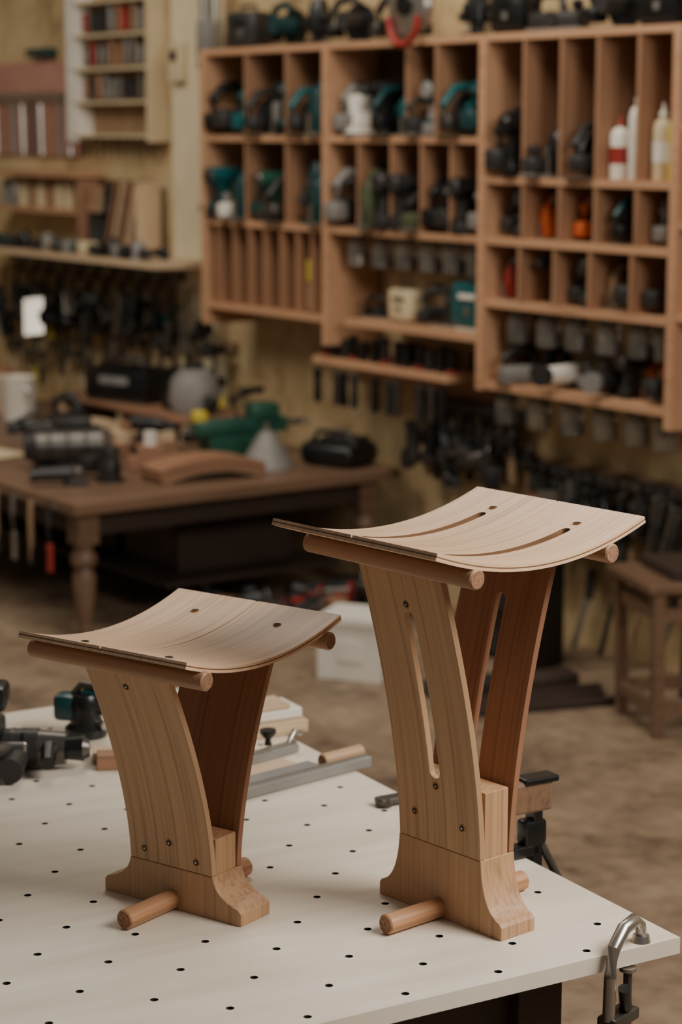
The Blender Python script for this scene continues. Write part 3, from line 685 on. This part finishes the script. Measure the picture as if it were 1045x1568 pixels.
tobj(b,'cordless_drill',-.66,4.30,z=.001,rz=.0,scale=1.25)
b=B();b.lathe([(0,0),(.045,0),(.048,.006),(.048,.02),(.036,.03),(.032,.06),(.036,.08),(.028,.095),(0,.10)],black,n=24);b.cyl((-.0,0,.07),(.055,0,.07),.022,.02,charcoal,n=18);b.box((-.045,0,.065),(.05,.055,.06),teald,bev=.012);b.box((.02,0,.095),(.06,.03,.018),teald,bev=.005);b.tube([(-.03,0,.09),(-.01,0,.115),(.04,0,.11)],.009,darksteel);b.cyl((.02,.0,.03),(.05,-.02,.03),.012,.010,steel,n=14)
tobj(b,'palm_router',-.565,4.545,rz=-.2)
b=B();b.lathe([(0,0),(.045,0),(.05,.02),(.045,.05),(0,.055)],black,n=20);b.box((.04,0,.03),(.05,.05,.05),charcoal,bev=.01);b.cyl((-.02,0,.05),(-.02,0,.11),.024,.02,charcoal);tobj(b,'battery_charger',-.80,4.50,rz=.8)
b=B();b.box((0,0,.016),(.14,.05,.032),redwood,bev=.002);b.box((-.02,.055,.012),(.12,.05,.024),palew,bev=.002);tobj(b,'wood_offcuts',-.445,4.31,rz=.1)
b=B();b.box((.0,0,.012),(.36,.030,.022),greyp,bev=.002);b.box((.0,0,.0245),(.36,.012,.003),steel);b.box((-.06,.045,.010),(.26,.04,.018),greyp,bev=.002);b.rod((.09,.042,.017),(.20,.042,.017),.016,oak['x'],endgrain);b.box((-.08,.10,.008),(.26,.05,.014),palew,bev=.002)
tobj(b,'batten_bundle',-.08,4.20,rz=.72)
b=B();b.box((0,0,.01),(.20,.03,.018),greyp,bev=.002);b.box((0,0,.021),(.20,.014,.006),steel,bev=.001);b.box((-.08,.0,.03),(.03,.04,.02),black,bev=.004);b.lathe([(0,0),(.009,0),(.006,.012),(.018,.026),(.018,.034),(0,.036)],black,loc=(.02,0,.03),n=18);b.tube([(.08,0,.02),(.10,0,.045),(.12,0,.035)],.006,steel)
tobj(b,'marking_gauge',-.17,4.355,rz=.80)
b=B();b.box((0,0,.015),(.18,.12,.03),palew,bev=.003);b.box((.01,.01,.042),(.15,.10,.022),white,bev=.003);b.box((-.01,0,.060),(.13,.08,.012),palew,bev=.002);tobj(b,'sample_boards',-.18,4.58,rz=.50)
b=B();b.box((.025,0,-.01),(.02,.03,.24),black,bev=.002);b.box((.01,0,.115),(.09,.035,.06),benchw,bev=.006);b.box((.03,0,.145),(.075,.04,.012),black,bev=.003);b.box((.02,0,.045),(.05,.034,.05),black,bev=.008);b.box((-.02,0,.012),(.10,.03,.022),black,bev=.004)
b.cyl((.035,0,.03),(.075,-.03,-.07),.008,.008,darksteel,n=12);b.cyl((.075,-.03,-.07),(.08,-.034,-.083),.011,.011,steel,n=12);b.box((-.01,0,-.05),(.07,.03,.024),black,bev=.004)
b.obj('bar_clamp',TL(.0,.46,.001),TR)
b=B();b.box((-.03,0,.012),(.11,.03,.014),darksteel,bev=.004);b.cyl((-.07,0,.002),(-.07,0,.018),.018,.015,darksteel,n=16);b.box((.022,0,-.03),(.012,.026,.11),darksteel,bev=.002);b.box((-.01,0,-.085),(.07,.026,.02),darksteel,bev=.004);b.cyl((-.03,0,-.14),(-.03,0,-.030),.006,.006,steel,n=10);b.cyl((-.03,0,-.23),(-.03,0,-.14),.015,.013,redwood,n=12)
b.obj('bar_clamp',TL(.0,.84,.0005),TR)
b=B()
b.tube([(0,.075,.012),(0,.070,.028),(0,.052,.042),(0,.02,.038),(0,-.008,.015),(0,-.018,-.03),(0,-.02,-.10)],[.009,.010,.011,.011,.011,.010,.010],steel,n=14)
b.lathe([(0,0),(.016,0),(.013,.01),(0,.012)],steel,loc=(0,.075,.0005),n=16)
b.box((0,.01,-.105),(.035,.075,.02),darksteel,bev=.004);b.cyl((0,.036,-.16),(0,.036,-.036),.007,.007,darksteel,n=12);b.lathe([(0,0),(.014,0),(.014,.006),(0,.006)],steel,loc=(0,.036,-.036),n=14)
b.cyl((0,.036,-.25),(0,.036,-.13),.015,.017,red,n=14);b.tube([(0,.03,-.1),(.01,.015,-.085),(.015,.0,-.05)],.010,black,n=10)
b.obj('g_clamp',TL(-.140,-.010,0),TR-math.radians(68),scale=1.05)

# ---------------------------------------------------------------- camera, light
cam=bpy.data.cameras.new('camera');co=bpy.data.objects.new('camera',cam);COL.objects.link(co)
co.location=(0,0,H);co.rotation_euler=(math.radians(90-10.3),0,0)
cam.sensor_fit='VERTICAL';cam.sensor_height=36;cam.sensor_width=24;cam.lens=74.6
cam.dof.use_dof=True;cam.dof.focus_distance=3.50;cam.dof.aperture_fstop=3.2
cam.clip_end=100
scene.camera=co

w=bpy.data.worlds.new('world');scene.world=w;w.use_nodes=True
bg=w.node_tree.nodes['Background'];bg.inputs['Color'].default_value=(1,.95,.88,1);bg.inputs['Strength'].default_value=.11
def area(name,loc,target,size,power,col,sy=None):
    l=bpy.data.lights.new(name,'AREA');l.energy=power;l.color=col;l.size=size
    if sy: l.shape='RECTANGLE';l.size_y=sy
    o=bpy.data.objects.new(name,l);COL.objects.link(o);o.location=loc
    o.rotation_euler=(Vector(target)-Vector(loc)).to_track_quat('-Z','Y').to_euler();return o
area('window_light',(2.2,2.8,3.2),(0,3.7,.8),1.8,152,(1,.95,.87),1.4)
area('background_fill',(-.2,7.0,4.4),(.3,7.9,0),2.2,84,(1,.91,.79),1.2)  # added fill lamp to brighten the background
area('background_fill.001',(-3.0,8.3,4.2),(-2.9,9.9,1.3),2.0,82,(1,.91,.79),1.2)  # second added fill, for the far left of the background
